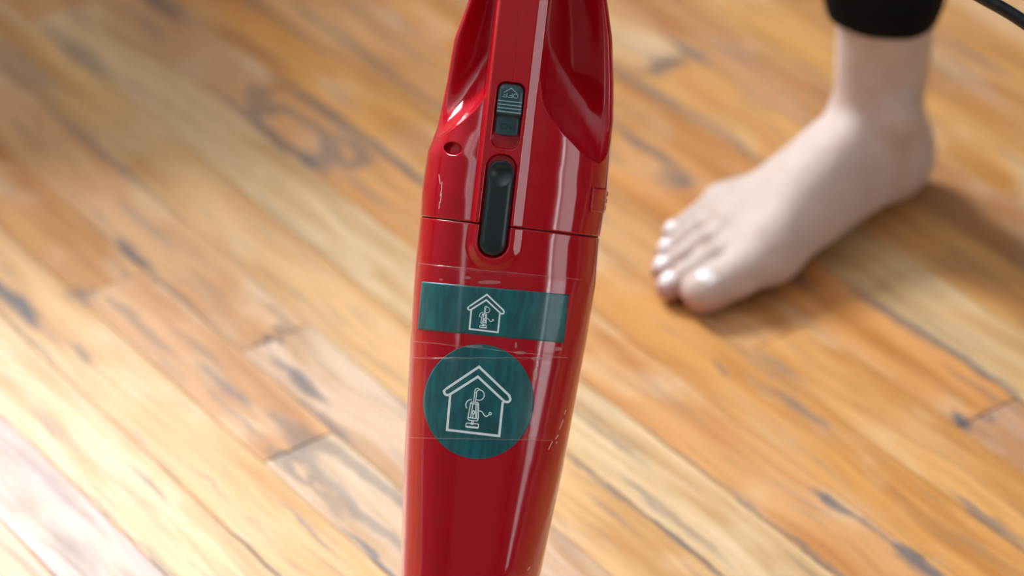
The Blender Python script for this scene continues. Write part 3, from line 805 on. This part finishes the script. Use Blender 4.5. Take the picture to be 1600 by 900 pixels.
for (p, q, r, a0, a1, a2) in TOES:
    t = smin(cone(p, q, a0, a1), cone(q, r, a1, a2), .35)
    TD = t if TD is None else smin(TD, t, .12)
D = smin(D, TD, .75)
# soft sole, flat on the floor
D = -smin(-D, GP[..., 2]-.05, .25)
D = np.maximum(D, GP[..., 2]-24.8)
P, F = surface_nets(D, org, VX)
P[:, 2] = np.maximum(P[:, 2], 0.0003)
FOOT_ANG = math.atan2(-.66, -.75)
FA = np.array([math.cos(FOOT_ANG), math.sin(FOOT_ANG)])
person = mesh_object('person', P, F, M_SKIN)
person.scale = (1.155, 1.24, 1.15); person.location = (0.327, 2.186, 0); person.rotation_euler = (0, 0, FOOT_ANG)
tag(person, 'bare foot and lower leg of a person in cropped black trousers', 'person')
bm = bmesh.new(); bm.from_mesh(person.data); bmesh.ops.recalc_face_normals(bm, faces=bm.faces)
for _ in range(3): bmesh.ops.smooth_vert(bm, verts=bm.verts, factor=.5, use_axis_x=True, use_axis_y=True, use_axis_z=True)
for v_ in bm.verts: v_.co.z = max(v_.co.z, .0003)
bm.to_mesh(person.data); bm.free()
# toenails: small curved plates on the toe ends
for (p, q, r, a0, a1, a2) in TOES:
    q = np.array(q); r = np.array(r); d = (r-q)/np.linalg.norm(r-q); s = np.cross((0, 0, 1), d); s /= np.linalg.norm(s); nn = np.cross(d, s)
    V, F = [], []; nu, nv = 9, 7
    for i in range(nu):
        uu = -1+2*i/(nu-1)
        for j in range(nv):
            vv = j/(nv-1)
            ang = uu*.72*(1-.25*vv**4)
            ctr = r+d*(a2*(-.62+vv*(1.25-.25*uu*uu)))
            rad = (a2+.03)*(1-.30*vv**2.5)
            V.append((ctr+rad*(math.cos(ang)*nn+math.sin(ang)*s))/100)
    for i in range(nu-1):
        for j in range(nv-1): k = i*nv+j; F.append((k, k+nv, k+nv+1, k+1))
    o = mesh_object('toenail', V, F, M_NAIL, person)
    md = o.modifiers.new('thickness', 'SOLIDIFY'); md.thickness = .0008; md.offset = 0
# trouser leg: soft tapered tube with a turned hem
V, F = [], []; ns = 64
prof = [(16.1,3.55),(15.8,3.72),(15.6,3.88),(15.7,4.0),(16.1,4.18),(16.8,4.42),(17.8,4.66),(18.8,4.85),(20,5.1),(22.5,5.6),(27,6.1),(34,6.6),(44,7.1),(56,7.4),(70,8.0),(70.3,7.4)]
for (z, r) in prof:
    for k in range(ns):
        th = 2*math.pi*k/ns
        w = 1+.018*math.sin(3*th+z*.25)+.010*math.sin(7*th-z*.5)
        lean = -.55; rk = r*.86
        V.append(((5.45+lean+(rk*1.06)*w*math.cos(th))/100, (.1+rk*w*math.sin(th))/100, (z-.85*max(0, (25-z)/9.5)+.10*math.sin(2*th+.6)*(z < 17))/100))
for i in range(len(prof)-1):
    for k in range(ns): F.append((i*ns+k, i*ns+(k+1) % ns, (i+1)*ns+(k+1) % ns, (i+1)*ns+k))
F.append(tuple((len(prof)-1)*ns+k for k in range(ns)))
tr = mesh_object('trousers', V, F, M_CLOTH, person); tr['label'] = 'cropped black trouser leg'
